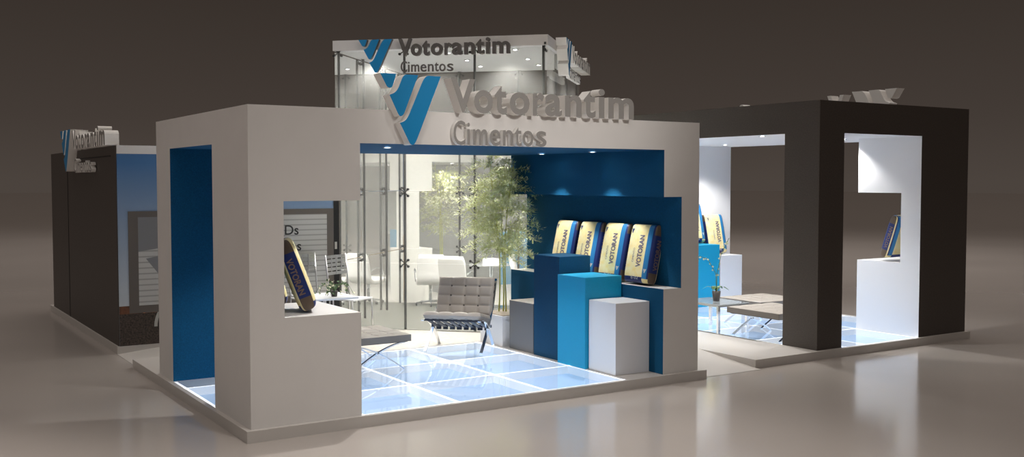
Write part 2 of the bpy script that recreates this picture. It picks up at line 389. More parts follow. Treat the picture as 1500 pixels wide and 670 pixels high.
def sign(loc, rz, label, group, el, ew, eh, ez, tx0, tx1, tz0, th, cx0, cx1, cz0, ch, depth, face, side, eface='sign_blue'):
    """local x right, z up, front faces local -y"""
    R = empty('company_sign', loc, rz, label, 'sign', group)
    mb = MB()
    for P_ in (E1, E2, E3):
        mb.prism(P_, lambda u, v, d: (el+u*ew, d, ez+v*eh), 0, depth, eface, side)
    o = mb.build('emblem', R, bevel=0)
    def line(txt, tab, x0, x1, z0, capref, caph, off, y0_, y1_):
        cap = text_bounds(capref, 1, off); sz = caph/(cap[3]-cap[2]); t0, t1 = tab[0][0], tab[-1][1]; kx = (x1-x0)/(t1-t0)
        for ch_, (a_, b_) in zip(txt, tab):
            V_, F_ = text_mesh(ch_, .5, off); xs = [v[0] for v in V_]; mn, mx_ = min(xs), max(xs); k_ = (b_-a_)*kx/(mx_-mn)
            mbb = MB(); mbb.v = [(x0+(a_-t0)*kx+(v[0]-mn)*k_, y0_+(.5-v[2])*(y1_-y0_), z0+(v[1]-cap[2])*sz) for v in V_]
            for f_ in F_:
                ys = [mbb.v[q][1] for q in f_]
                mbb.f.append(f_); mbb.mi.append(mbb.m(face if max(ys)-min(ys) < 1e-6 and ys[0] < (y0_+y1_)/2 else side))
            mbb.build('letter', R, fix=False)
    line('Votorantim', TAB1, tx0, tx1, tz0, 'V', th, .026, 0, depth)
    line('Cimentos', TAB2, cx0, cx1, cz0, 'C', ch, .008, depth*.3, depth*.65)
    return R
sign((0, -.11, 0), 0, 'large grey and blue company sign standing on the white portal header', 'company signs', 1.145, .60, .62, 2.49,
     1.85, 3.99, 2.795, .31, 1.90, 2.935, 2.5, .225, .14, 'sign_grey', 'sign_side')
A_ = Vector((2.96, 5.147, 0)); d_ = Vector((1, -1, 0)).normalized(); nrm = Vector((-1, -1, 0)).normalized()
o_ = A_+nrm*.16
sgn_x = lambda x, y: (Vector((x, y, 0))-o_).dot(d_)
sign((o_.x, o_.y, 0), -PI/4, 'company sign with letters darkened as unlit, hung on the front of the glass tower', 'company signs', sgn_x(3.175, 4.781), .485, .45, 3.65,
     sgn_x(3.578, 4.378), sgn_x(4.675, 3.282), 3.865, .235, sgn_x(3.598, 4.359), sgn_x(4.122, 3.834), 3.65, .15, .06, 'unlit_letters', 'unlit_letters')
B_ = Vector((5.075, 3.03, 0)); n2 = Vector((1, -1, 0)).normalized(); o_ = B_+n2*.2
sign((o_.x, o_.y, 0), PI/4, 'foreshortened company sign hung on the right side of the glass tower', 'company signs', .45, .5, .50, 3.64,
     1.0, 2.85, 3.86, .25, 1.0, 2.1, 3.64, .17, .15, 'sign_grey', 'sign_side')
sign((-.1, 8.33, 0), -PI/2, 'foreshortened company sign on the roof edge of the brown block at left', 'company signs', 0, .85, .60, 2.31,
     .97, 3.2, 2.615, .27, .8, 2.05, 2.29, .20, .17, 'sign_grey', 'sign_side')
sign((10.2, 1.25, 0), PI/2, 'company sign seen from behind over the dark portal roof', 'company signs', 0, .80, .70, 2.82,
     .95, 3.6, 3.15, .34, .95, 2.2, 2.82, .25, .17, 'sign_grey', 'sign_side')

# ------------------------------------------------------------------ display boxes
def dbox(x0, x1, y0, y1, z1, m, label, top=None):
    R_ = MB().box(-(x1-x0)/2, (x1-x0)/2, -(y1-y0)/2, (y1-y0)/2, 0, z1-.1, m, pz=top or m).build('display_box', bevel=.004)
    R_.location = ((x0+x1)/2, (y0+y1)/2, .1); tag(R_, label, 'display box', 'display boxes'); return R_
dbox(4.03, 4.495, .22, .69, .87, 'white_clean', 'low white display box nearest the front of the blue wall')
dbox(3.985, 4.495, .70, 1.22, 1.11, 'cyan_box', 'bright cyan display box behind the low white box')
dbox(4.05, 4.495, 1.28, 1.80, 1.30, 'blue_box', 'tallest, deep blue display box beside the cyan one')
dbox(4.07, 4.495, 1.84, 2.37, .70, 'grey_box', 'low dark grey display box beside the tallest blue box', 'deck')
dbox(9.34, 9.84, 4.1, 4.63, .93, 'white_clean', 'white display box under a bag inside the dark portal')
dbox(8.6, 9.32, 4.1, 4.63, 1.12, 'cyan_box', 'cyan display box inside the dark portal beside the white one')

# ------------------------------------------------------------------ cement bags
def bag_mesh(mb, w_=.215, t_=.085, h_=.33):
    n_ = 48; rows = 36
    def shape(v): return max(0.0, 1-abs(v)**9)**(1/4)
    ring_u = []
    for j in range(n_):
        a = 2*PI*j/n_; c_, s_ = math.cos(a), math.sin(a); e_ = 2/4.5
        ring_u.append((math.copysign(abs(c_)**e_, c_), math.copysign(abs(s_)**e_, s_)))
    vs = [-math.cos(PI*(i+.25)/(rows+.5)) for i in range(rows+1)]
    i0 = len(mb.v)
    for v in vs:
        k = shape(v); bulge = 1+.06*math.cos(v*PI/2)
        for (cu_, su_) in ring_u:
            mb.v.append((cu_*w_*(.90+.10*k), su_*t_*(k*.97+.03)*bulge, v*h_+h_))
    for i in range(rows):
        vm = (vs[i]+vs[i+1])/2
        for j in range(n_):
            a = i0+i*n_+j; b_ = i0+i*n_+(j+1) % n_
            uu = (ring_u[j][0]+ring_u[(j+1) % n_][0])/2; ss = (ring_u[j][1]+ring_u[(j+1) % n_][1])/2
            if abs(uu) > .93:
                m_ = 'bag_brown' if abs(vm) > .62 else 'bag_navy'
                if ss > .55: m_ = 'bag_yellow'
            elif uu > .50: m_ = 'bag_yellow' if vm < -.84 else ('bag_navy' if uu > .83 else 'bag_blue')
            elif vm < -.80: m_ = 'bag_navy'
            else: m_ = 'bag_yellow'
            mb.f.append((a, b_, b_+n_, a+n_)); mb.mi.append(mb.m(m_))
    mb.f.append(tuple(i0+j for j in range(n_))); mb.mi.append(mb.m('bag_brown'))
    mb.f.append(tuple(i0+rows*n_+j for j in range(n_))); mb.mi.append(mb.m('bag_brown'))
def surf_y(u, z, w_=.215, t_=.085, h_=.33):
    v = (z-h_)/h_; k = max(0, 1-abs(v)**9)**(1/4); uu = min(.98, abs(u)/(w_*(.9+.1*k)))
    return -(t_*(k*.97+.03)*(1+.06*math.cos(v*PI/2))*(1-uu**4.5)**(1/4.5))
def make_bag():
    R_ = empty('cement_bag'); mb = MB(); bag_mesh(mb); mb.build('sack', R_, smooth=True)
    def lettering(txt, u0, z0, hgt, length, m_, off=.01, vertical=True, side=False):
        b = text_bounds(txt, 1, off); V_, F_ = text_mesh(txt, 0, off, 3); q = MB()
        for v in V_:
            s_ = (v[0]-b[0])/(b[1]-b[0])*length; t_ = (v[1]-b[2])/(b[3]-b[2])*hgt
            if side:      # on the +x narrow side and reading downwards
                q.v.append((.215*1.0+.0035, .035-t_, z0+s_ if side == 1 else z0+length-s_) if side == 1 else (-.2185, .035-t_, z0+length-s_))
            elif vertical: u, z = u0-t_, z0+s_; q.v.append((u, surf_y(u, z)-.0025, z))
            else: u, z = u0+s_, z0+t_; q.v.append((u, surf_y(u, z)-.0025, z))
        for f_ in F_: q.f.append(f_); q.mi.append(q.m(m_))
        q.build('lettering', R_, fix=False)
    lettering('VOTORAN', .075, .17, .08, .36, 'bag_lettering', .035)
    lettering('CIMENTO', -.055, .22, .028, .16, 'bag_lettering', .0)
    lettering('E-32', -.06, .035, .035, .12, 'bag_white', .01, vertical=False)
    lettering('VOTORAN', 0, .15, .06, .34, 'bag_lettering_side', .03, side=1)
    lettering('VOTORAN', 0, .15, .06, .34, 'bag_lettering_side', .03, side=-1)
    for (u0, z0, sz, m_) in ((-.18, .545, .055, 'bag_navy'), (.13, .11, .045, 'bag_white')):
        q = MB()
        for P_ in (E1, E2, E3):
            q.face([(u0+u*sz, surf_y(u0+u*sz, z0+v*sz)-.0025, z0+v*sz) for u, v in P_], m_)
        q.build('emblem', R_, fix=False)
    return R_
proto = make_bag(); first = [True]
def bag(x, y, z, rz, lean, label, group, sc=1):
    o = proto if first[0] else copy_tree(proto); first[0] = False
    # bottom back edge pivots; lean tilts the top away from the front
    o.location = (x, y, z); o.rotation_euler = (-lean, 0, rz); o.scale = (sc, sc, sc); tag(o, label, 'cement bag', group); return o
# bags facing -X  (front = local -y -> world -x : rz=-90)
LN = 0.21
labs = ['yellow and blue cement bag nearest the front in the blue wall niche, whole face visible',
        'second cement bag from the front in the blue niche, above the cyan box',
        'third cement bag from the front in the blue niche, partly behind the blue box',
        'farthest cement bag in the blue niche, beside the bamboo']
for i, yy in enumerate((.545, 1.025, 1.515, 2.005)):
    bag(4.62, yy, 1.015+math.sin(LN)*.08, -PI/2, LN, labs[i], 'cement bags in the blue wall niche')
bag(.66, .36, 1.015+.03, PI/2-.36, .36, 'cement bag in the notch of the white pillar, its blue side forward', 'cement bags in the pillar notch', .98)
bag(.56, .80, 1.015+.03, PI/2-.32, .33, 'second cement bag in the white pillar notch, behind the other', 'cement bags in the pillar notch', .95)
bag(9.32, .15+.62, 1.07+.06, PI, .32, 'cement bag in the notch of the dark portal', None, .9)
bag(9.55, 4.42, .93+.02, 0, .22, 'cement bag on the white box inside the dark portal', 'cement bags inside the dark portal')
bag(9.05, 4.42, 1.12+.02, 0, .22, 'cement bag on the cyan box inside the dark portal', 'cement bags inside the dark portal')

# ------------------------------------------------------------------ tufted furniture
def quilt(w_, l_, t_, nx, ny, res=10, er=.03, tuft=.38, flat=False):
    """quilted cushion mesh: x -w/2..w/2, y 0..l, z 0..t (top tufted)"""
    mb = MB(); NX, NY = nx*res, ny*res
    def h(i, j):
        u, v = i/NX, j/NY; q = (abs(math.sin(PI*nx*u))*abs(math.sin(PI*ny*v)))**.35
        edge = min(1, min(u, 1-u)*w_/er, min(v, 1-v)*l_/er); edge = math.sqrt(max(0, 1-(1-edge)**2))
        return t_*(.5+.5*edge*(1-tuft+tuft*q))
    def hb(i, j): return t_-h(i, j)
    P = lambda i, j: (-w_/2+w_*i/NX, l_*j/NY)
    if flat:
        h = lambda i, j: t_*(.86+.14*(abs(math.sin(PI*nx*i/NX))*abs(math.sin(PI*ny*j/NY)))**.35)
        for (xa, ya, xb, yb) in ((-w_/2, 0, w_/2, 0), (w_/2, 0, w_/2, l_), (w_/2, l_, -w_/2, l_), (-w_/2, l_, -w_/2, 0)):
            mb.face([(xa, ya, 0), (xb, yb, 0), (xb, yb, t_*.86), (xa, ya, t_*.86)], 'leather_side_shaded')
        mb.face([(-w_/2, 0, 0), (-w_/2, l_, 0), (w_/2, l_, 0), (w_/2, 0, 0)], 'leather_side_shaded')
    for surf in ((h,) if flat else (h, hb)):
        i0 = len(mb.v)
        for j in range(NY+1):
            for i in range(NX+1): x, y = P(i, j); mb.v.append((x, y, surf(i, j)))
        for j in range(NY):
            for i in range(NX):
                a = i0+j*(NX+1)+i; f_ = (a, a+1, a+NX+2, a+NX+1); mb.f.append(f_ if surf is h else f_[::-1]); mb.mi.append(mb.m('leather'))
    return mb
def buttons(mb, w_, l_, t_, nx, ny, m_='leather_dark'):
    for i in range(1, nx):
        for j in range(1, ny):
            x, y = -w_/2+w_*i/nx, l_*j/ny; mb.lathe([(.013, t_*.80), (.011, t_*.80+.007), (.0, t_*.80+.010)], m_, (x, y, 0), 8)
    return mb
def bez(p0, p1, p2, p3, n=14):
    out = []
    for i in range(n+1):
        t = i/n; out.append(tuple((1-t)**3*a+3*t*(1-t)**2*b_+3*t*t*(1-t)*c_+t**3*d for a, b_, c_, d in zip(p0, p1, p2, p3)))
    return out
def lounge_chair(loc, rz, label):
    R_ = empty('lounge_chair', loc, rz, label, 'lounge chair'); W = .74
    for s in (-1, 1):
        x = s*(W/2-.02); mb = MB()
        mb.bar(bez((x, .46, .83), (x, .30, .42), (x, .02, .22), (x, -.31, .007)), (1, 0, 0), .018, .007, 'chrome')
        mb.bar(bez((x, -.40, .395), (x, -.18, .43), (x, .10, .26), (x, .32, .007)), (1, 0, 0), .018, .007, 'chrome')
        mb.build('side_frame', R_)
    mb = MB()
    mb.box(-W/2, W/2, -.345, -.33, .385, .405, 'strap'); mb.box(-W/2, W/2, .16, .172, .25, .285, 'chrome')
    mb.build('crossbar', R_)
    mb = MB()
    for i in range(8):
        x = -W/2+.06+i*(W-.12)/7; mb.bar([(x, -.345, .405), (x, .16, .245)], (1, 0, 0), .027, .005, 'strap'); mb.box(x-.03, x+.03, .15, .175, .215, .25, 'strap')
    for i in range(5):
        z = .40+i*.09; mb.box(-W/2+.02, W/2-.02, .255+i*.036, .262+i*.036, z, z+.04, 'strap')
    mb.build('straps', R_)
    sl = math.atan2(.10, .53)
    q = quilt(.72, .60, .10, 4, 4); buttons(q, .72, .60, .10, 4, 4); s_ = q.build('seat_cushion', R_, smooth=True, fix=False); s_.location = (0, -.37, .408); s_.rotation_euler = (-sl, 0, 0)
    q = quilt(.72, .50, .10, 4, 4); buttons(q, .72, .50, .10, 4, 4); s_ = q.build('back_cushion', R_, smooth=True, fix=False); s_.location = (0, .25, .37); s_.rotation_euler = (PI/2-.37, 0, 0)
    return R_
lounge_chair((3.50, 2.62, .104), -PI/4, 'grey leather tufted lounge chair with crossed chrome frame on the glass floor')
def stool(x0, x1, y0, y1, zt, label, axis='x', rz=0):
    cx_, cy_ = (x0+x1)/2, (y0+y1)/2; W = x1-x0; L = y1-y0
    R_ = empty('lounge_ottoman', (cx_, cy_, .1), rz, label, 'ottoman', 'tufted ottomans'); zt -= .1
    q = quilt(W, L, .085, 4, 4, 10, flat=True); buttons(q, W, L, .085, 4, 4); c_ = q.build('cushion', R_, smooth=False, fix=False); c_.location = (0, -L/2, zt-.085)
    hw = W/2-.05 if axis == 'x' else L/2-.05; off = (L if axis == 'x' else W)/2-.05; z1 = zt-.095
    for s in (-1, 1):
        mb = MB()
        for d in (-1, 1):
            pts = bez((-d*hw, 0, z1), (-d*hw*.2, 0, z1*.92), (d*hw*.45, 0, z1*.42), (d*hw*.95, 0, .008))
            pts = [(p[0], s*off, p[2]) if axis == 'x' else (s*off, p[0], p[2]) for p in pts]
            mb.bar(pts, (0, 1, 0) if axis == 'x' else (1, 0, 0), .017, .007, 'chrome')
        mb.build('cross_leg', R_)
    mb = MB(); mb.box(-W/2+.03, W/2-.03, -L/2+.03, L/2-.03, z1, z1+.01, 'strap'); mb.build('sling', R_)
    return R_
stool(1.62, 2.38, 1.73, 2.55, .50, 'grey ottoman half hidden behind the white pillar')
stool(7.12, 7.98, .78, 1.70, .49, 'nearer grey ottoman in the dark portal, beside the brown column', 'x')
stool(7.85, 8.75, 1.78, 2.60, .49, 'farther grey ottoman in the dark portal, behind the other', 'x')

# planter with bamboo
def bamboo(loc, sc, label, plabel, seed, nleaf=2600, planter=True):
    rnd = random.Random(seed)
    if planter:
        P_ = empty('planter', loc, 0, plabel, 'planter', 'white planters')
        mb = MB(); mb.box(-.21, .21, -.27, .27, 0, .36, 'white_clean', pz='white_clean'); mb.box(-.22, .22, -.28, .28, .34, .375, 'white_clean'); mb.build('box', P_)
        mb = MB(); mb.box(-.19, .19, -.25, .25, .375, .385, 'soil'); mb.build('gravel', P_)
    z0 = .385 if planter else 0
    R_ = empty('bamboo_plant', (loc[0], loc[1]+(.12 if planter else 0), loc[2]+z0), 0, label, 'plant', 'bamboo plants')
    H = (2.12 if planter else 2.3)*sc; leaves = MB(); stems = MB(); tw = MB()
    cz, rz_, rx_ = .60*H, .43*H, .50*sc
    for s in range(3):
        a = rnd.uniform(0, 6.28); lean = rnd.uniform(.05, .16)*sc
        if s == 0: a, lean = 2.6, .10*sc
        base = (rnd.uniform(-.05, .05), rnd.uniform(-.05, .05)); hh = H*(.97, .86, .92)[s]
        pt = lambda t: Vector((base[0]+math.cos(a)*lean*t**1.6+.03*math.sin(t*5+s), base[1]+math.sin(a)*lean*t**1.6, hh*t))
        stems.tube([pt(t/12) for t in range(13)], [.010*(1-.7*t/12) for t in range(13)], 'stem_yellow', 6)
        nb = 46
        for b_ in range(nb):
            t = min(.36+.62*b_/nb+rnd.uniform(-.02, .02), .99); p0 = pt(t); aa = rnd.uniform(0, 6.28)
            env = math.sqrt(max(.03, 1-((p0.z-cz)/rz_)**2))
            ln = rx_*env*rnd.uniform(.65, 1.15); rise = rnd.uniform(.15, .75)
            pts = [p0+Vector((math.cos(aa)*ln*q, math.sin(aa)*ln*q, ln*(rise*q-.55*q*q))) for q in (0, .25, .5, .75, 1)]
            tw.tube(pts, .002, 'stem_yellow', 3, cap=False)
            nl = int(nleaf/(3*nb)); up = Vector((0, 0, 1)); bd = Vector((math.cos(aa), math.sin(aa), 0)); sdv = Vector((-bd.y, bd.x, 0))
            for l_ in range(nl):
                q = rnd.uniform(.12, 1); i = min(3, int(q*4)); c0 = pts[i].lerp(pts[i+1], q*4-i); k = 1 if l_ % 2 else -1
                tl = (bd*rnd.uniform(.3, .9)+sdv*k*rnd.uniform(.1, .9)+up*rnd.uniform(-.5, .9)).normalized()
                c0 = c0+tl*rnd.uniform(0, .05)*sc; L = rnd.uniform(.035, .075)*sc
                d = (tl+Vector((rnd.uniform(-.4, .4), rnd.uniform(-.4, .4), rnd.uniform(-.5, .2)))).normalized()
                sd = d.cross(Vector((rnd.uniform(-.5, .5), rnd.uniform(-.5, .5), 1))).normalized()*.0055*sc
                leaves.face([c0, c0+d*L*.4+sd, c0+d*L, c0+d*L*.4-sd], 'leaf_pale' if rnd.random() < .6 else 'leaf')
    stems.build('stem', R_, smooth=True); tw.build('twigs', R_, fix=False); leaves.build('foliage', R_, fix=False)
    return R_
bamboo((4.27, 2.78, .1), 1.0, 'yellow green bamboo plant in the white planter by the blue wall', 'white planter box partly behind the grey display box', 3, 17000)
bamboo((6.55, 8.55, .1), 1.0, 'pale bamboo plant seen through the glass behind the white office chairs', 'white planter box seen through the glass tower', 11, 6000)

# ------------------------------------------------------------------ office chairs inside the tower
def office_chair():
    R_ = empty('office_chair')
    q = MB()
    prof = bez((0, -.25, .44), (0, .05, .40), (0, .22, .36), (0, .25, .52), 8)+bez((0, .25, .52), (0, .27, .66), (0, .30, .8), (0, .33, .93), 7)[1:]
    n_ = len(prof); W = .25
    for k, (x_, y, z) in enumerate(prof):
        ww = W*(1 if k < n_-2 else (.95 if k == n_-2 else .85))
        d = Vector(prof[min(k+1, n_-1)])-Vector(prof[max(k-1, 0)]); nn = Vector((0, -d.z, d.y)).normalized()*.028
        for (u, s) in ((-1, 1), (-.94, 1.35), (0, 1.35), (.94, 1.35), (1, 1), (1, -1), (.94, -1.2), (0, -1.2), (-.94, -1.2), (-1, -1)):
            q.v.append((u*ww, y+nn.y*s, z+nn.z*s))
    for k in range(n_-1):
        for j in range(10): a = k*10+j; b_ = k*10+(j+1) % 10; q.f.append((a, b_, b_+10, a+10)); q.mi.append(q.m('white_leather'))
    q.f.append(tuple(range(9, -1, -1))); q.mi.append(0); q.f.append(tuple((n_-1)*10+j for j in range(10))); q.mi.append(0)
    q.build('shell', R_, smooth=True)
    for s in (-1, 1):
        MB().tube(bez((s*.27, .24, .62), (s*.29, .10, .72), (s*.29, -.12, .70), (s*.26, -.14, .42), 10), .011, 'chrome', 8).build('armrest', R_, smooth=True)
    MB().tube([(0, 0, .06), (0, 0, .41)], .028, 'chrome', 12).build('column', R_, smooth=True)
    mb = MB()
    for i in range(5):
        a = i*2*PI/5+.3; mb.tube([(0, 0, .08), (.27*math.cos(a), .27*math.sin(a), .055)], [.02, .012], 'chrome', 6)
        mb.tube([(.27*math.cos(a)-.012, .27*math.sin(a), .026), (.27*math.cos(a)+.012, .27*math.sin(a), .026)], .025, 'black_metal', 10)
    mb.build('star_base', R_)
    return R_
po = office_chair()
for i, (x, y, rz, lab) in enumerate(((5.30, 6.72, 2.7, 'white office chair left of the tufted lounge chair, behind glass'),
                                     (5.50, 6.12, 2.2, 'white office chair directly above the lounge chair back, behind glass'),
                                     (6.50, 5.55, .9, 'white office chair at the right, beside the bamboo, behind glass'))):
    o = po if i == 0 else copy_tree(po); o.location = (x, y, .108); o.rotation_euler = (0, 0, rz); o.scale = (.92,)*3; tag(o, lab, 'office chair', 'white office chairs in the glass tower')
# round glass meeting table
R = empty('meeting_table', (5.95, 5.85, .108), 0, 'round glass meeting table between the white office chairs', 'table')
MB().lathe([(0, .70), (.36, .70), (.36, .712), (0, .712)], 'table_glass', n=40).build('tabletop', R)
MB().lathe([(0, .02), (.24, .02), (.24, 0), (0, 0)], 'chrome', n=30).build('base', R, smooth=False)
MB().tube([(0, 0, .02), (0, 0, .70)], .03, 'chrome', 14).build('pedestal', R, smooth=True)
# small white file rack
R = empty('letter_rack', (5.88, 5.72, .82), .3, 'small white letter rack on the glass meeting table', 'rack')
mb = MB(); mb.box(-.13, .13, -.08, .08, 0, .012, 'white_clean'); mb.box(-.13, .13, .07, .08, .012, .11, 'white_clean'); mb.build('tray', R)
mb = MB()
for i in range(4): mb.box(-.13+i*.083, -.12+i*.083, -.08, .07, .012, .10, 'white_clean')
mb.build('divider', R)

# ------------------------------------------------------------------ bistro table and metal chairs by the mural
def metal_chair():
    R_ = empty('metal_chair'); W = .40
    for s in (-1, 1):
        MB().tube([(s*W/2, .19, 0), (s*W/2, .17, .46), (s*W/2, .235, 1.02)], .010, 'steel', 8).build('back_leg', R_, smooth=True)
        MB().tube([(s*W/2, -.20, 0), (s*W/2, -.18, .455)], .010, 'steel', 8).build('front_leg', R_, smooth=True)
    MB().box(-W/2, W/2, -.20, .19, .455, .472, 'white_clean').build('seat', R_, bevel=.004)
    mb = MB()
    for i in range(5):
        z = .78+i*.052; mb.bar([(-W/2, .203+(z-.78)*.12, z), (0, .225+(z-.78)*.12, z), (W/2, .203+(z-.78)*.12, z)], (0, .12, 1), .019, .003, 'steel')
    for x in (-.1, 0, .1): mb.box(x-.008, x+.008, .214, .220, .76, 1.01, 'steel')
    mb.build('slatted_back', R_)
    return R_
pc = metal_chair()
mcs = [(2.85, 4.42, .50, 'metal chair with slatted back left of the glass corner', 1.06),
       (2.42, 4.72, .2, 'metal chair with slatted back against the truck mural, behind the leaning bag', 1.06),
       (3.9, 7.3, 2.2, 'metal chair seen through the tower glass, left one of the row', 1.05),
       (4.25, 7.6, 2.2, 'metal chair seen through the tower glass, middle of the row', 1.05),
       (4.6, 7.9, 2.2, 'metal chair seen through the tower glass, right one of the row', 1.05)]
for i, (x, y, rz, lab, sc) in enumerate(mcs):
    o = pc if i == 0 else copy_tree(pc); o.location = (x, y, .104 if i < 2 else .1); o.rotation_euler = (0, 0, rz); o.scale = (sc,)*3; tag(o, lab, 'chair', 'metal chairs')
R = empty('bistro_table', (2.15, 3.62, .104), 0, 'small white bistro table with ivy in front of the truck mural', 'table')
MB().box(-.32, .32, -.32, .32, .62, .645, 'white_clean').build('tabletop', R, bevel=.004)
MB().tube([(0, 0, .02), (0, 0, .62)], .022, 'steel', 12).build('column', R, smooth=True)
MB().lathe([(0, .0), (.2, .0), (.2, .012), (.03, .03), (0, .03)], 'steel', n=28).build('base', R)
def ivy(loc, label):
    rnd = random.Random(5); R_ = empty('potted_ivy', loc, 0, label, 'plant')
    MB().lathe([(0, 0), (.035, 0), (.045, .07), (.038, .07), (0, .06)], 'pot_dark', n=16).build('pot', R_, smooth=True)
    mb = MB(); st = MB()
    for i in range(12):
        a = rnd.uniform(0, 6.28); L = rnd.uniform(.10, .24); pts = [(0, 0, .06), (math.cos(a)*L*.4, math.sin(a)*L*.4, .13+rnd.uniform(0, .08)), (math.cos(a)*L*.8, math.sin(a)*L*.8, .12), (math.cos(a)*L, math.sin(a)*L, .03)]
        st.tube(pts, .0025, 'leaf_dark', 4)
        for k in range(9):
            q = rnd.uniform(.3, 2.99); j = int(q); c0 = Vector(pts[j]).lerp(Vector(pts[j+1]), q-j); r_ = .018; d = Vector((rnd.uniform(-1, 1), rnd.uniform(-1, 1), rnd.uniform(-.3, .8))).normalized(); s_ = d.orthogonal().normalized()
            mb.face([c0, c0+d*r_+s_*r_*.8, c0+d*r_*2.2, c0+d*r_-s_*r_*.8], 'leaf_dark' if rnd.random() < .6 else 'blossom')
    st.build('stems', R_); mb.build('leaves', R_, fix=False)
ivy((2.22, 3.48, .749), 'small trailing ivy in a dark pot on the white bistro table')

# ------------------------------------------------------------------ right portal: glass table and orchid
R = empty('side_table', (7.33, 2.1, .1), 0, 'low glass side table with chrome legs holding the orchid', 'table')
MB().box(-.30, .28, -.33, .42, .385, .40, 'table_glass').build('tabletop', R)
for sx in (-.28, .26):
    for sy in (-.31, .40): MB().box(sx-.018, sx+.018, sy-.018, sy+.018, 0, .385, 'chrome').build('leg', R)
mb = MB(); mb.box(-.29, .27, -.325, -.295, .365, .385, 'chrome'); mb.box(-.29, .27, .385, .415, .365, .385, 'chrome'); mb.box(-.295, -.265, -.3, .39, .365, .385, 'chrome'); mb.build('rim', R)
R = empty('potted_orchid', (7.33, 2.12, .5), 0, 'orchid with two arching flower stems in a dark pot on the glass table', 'plant')
MB().lathe([(0, 0), (.045, 0), (.062, .14), (.055, .14), (0, .12)], 'pot_dark', n=20).build('pot', R, smooth=True)
mb = MB()
for a, L in ((.3, .17), (2.4, .20), (3.6, .14), (5.2, .18), (1.4, .12)):
    d = Vector((math.cos(a), math.sin(a), 0)); s_ = Vector((-d.y, d.x, 0))
    pr = [(0, .0, .13), (.25, .026, .19), (.6, .030, .205), (.85, .018, .18), (1, .002, .16)]
    for k in range(4):
        t0, w0, z0 = pr[k]; t1, w1, z1 = pr[k+1]
        mb.face([d*L*t0-s_*w0+Vector((0, 0, z0)), d*L*t1-s_*w1+Vector((0, 0, z1)), d*L*t1+s_*w1+Vector((0, 0, z1)), d*L*t0+s_*w0+Vector((0, 0, z0))], 'leaf_dark')
mb.build('leaves', R, fix=False)
rnd = random.Random(2)
rt = Vector((math.cos(YAW), -math.sin(YAW), 0))
for (side, hh, out) in ((-1, .60, .34), (1, .66, .17)):
    st = MB(); pts = [Vector((0, 0, .12)), Vector((.01*side, 0, .38)), rt*side*out*.35+Vector((0, 0, hh-.02)), rt*side*out*.7+Vector((0, 0, hh+(.03 if side < 0 else .12))), rt*side*out+Vector((0, 0, hh-.08 if side < 0 else hh+.22))]
    st.tube(pts, .004, 'leaf_dark', 5); so = st.build('flower_stem', R)
    fl = MB()
    for k in range(11):
        q = 1.0+k/11*2.9; j = int(q); c0 = pts[j].lerp(pts[min(j+1, 4)], q-j)+Vector((rnd.uniform(-.02, .02), rnd.uniform(-.02, .02), rnd.uniform(-.025, .01)))
        for a in range(5):
            an = a*2*PI/5; d = (rt*math.cos(an)+Vector((0, 0, math.sin(an))))*.016; e_ = (rt*math.cos(an+.6)+Vector((0, 0, math.sin(an+.6))))*.011; e2 = (rt*math.cos(an-.6)+Vector((0, 0, math.sin(an-.6))))*.011
            fl.face([c0, c0+e2, c0+d+Vector((.004, -.006, 0)), c0+e_], 'blossom')
    fl.build('blossoms', so, fix=False)

# ------------------------------------------------------------------ murals
def rect(mb, x0, x1, z0, z1, lay, m_): mb.face([(x0, -lay*.0012, z0), (x1, -lay*.0012, z0), (x1, -lay*.0012, z1), (x0, -lay*.0012, z1)], m_)
def disc(mb, cx_, cz_, r0, r1, lay, m_, a0=0, a1=2*PI, n=24):
    for i in range(n):
        a, b_ = a0+(a1-a0)*i/n, a0+(a1-a0)*(i+1)/n
        mb.face([(cx_+r0*math.cos(a), -lay*.0012, cz_+r0*math.sin(a)), (cx_+r1*math.cos(a), -lay*.0012, cz_+r1*math.sin(a)), (cx_+r1*math.cos(b_), -lay*.0012, cz_+r1*math.sin(b_)), (cx_+r0*math.cos(b_), -lay*.0012, cz_+r0*math.sin(b_))], m_)
R = empty('printed_mural', (0, 5.1, 0), 0, 'printed mural of a truck box on gravel under blue sky', 'mural')
mb = MB(); mb.box(.03, 2.98, -.0, .008, .1, 2.51, 'print_sky'); mb.build('sky_print', R)
mb = MB()
rect(mb, .03, 2.98, .1, .58, 1, 'print_gravel'); rect(mb, .03, .50, .50, .60, 2, 'print_rust'); rect(mb, .50, 2.98, .28, .52, 3, 'print_black')
disc(mb, .33, .53, 0, .03, 4, 'print_orange')
for cx_ in (.85, 2.3): disc(mb, cx_, .40, 0, .30, 4, 'print_black'); disc(mb, cx_, .32, .36, .40, 5, 'print_chrome', PI*.45, PI)
rect(mb, .15, 2.9, .505, 1.79, 6, 'print_frame'); rect(mb, .27, 2.80, .60, 1.715, 7, 'print_ribbed')
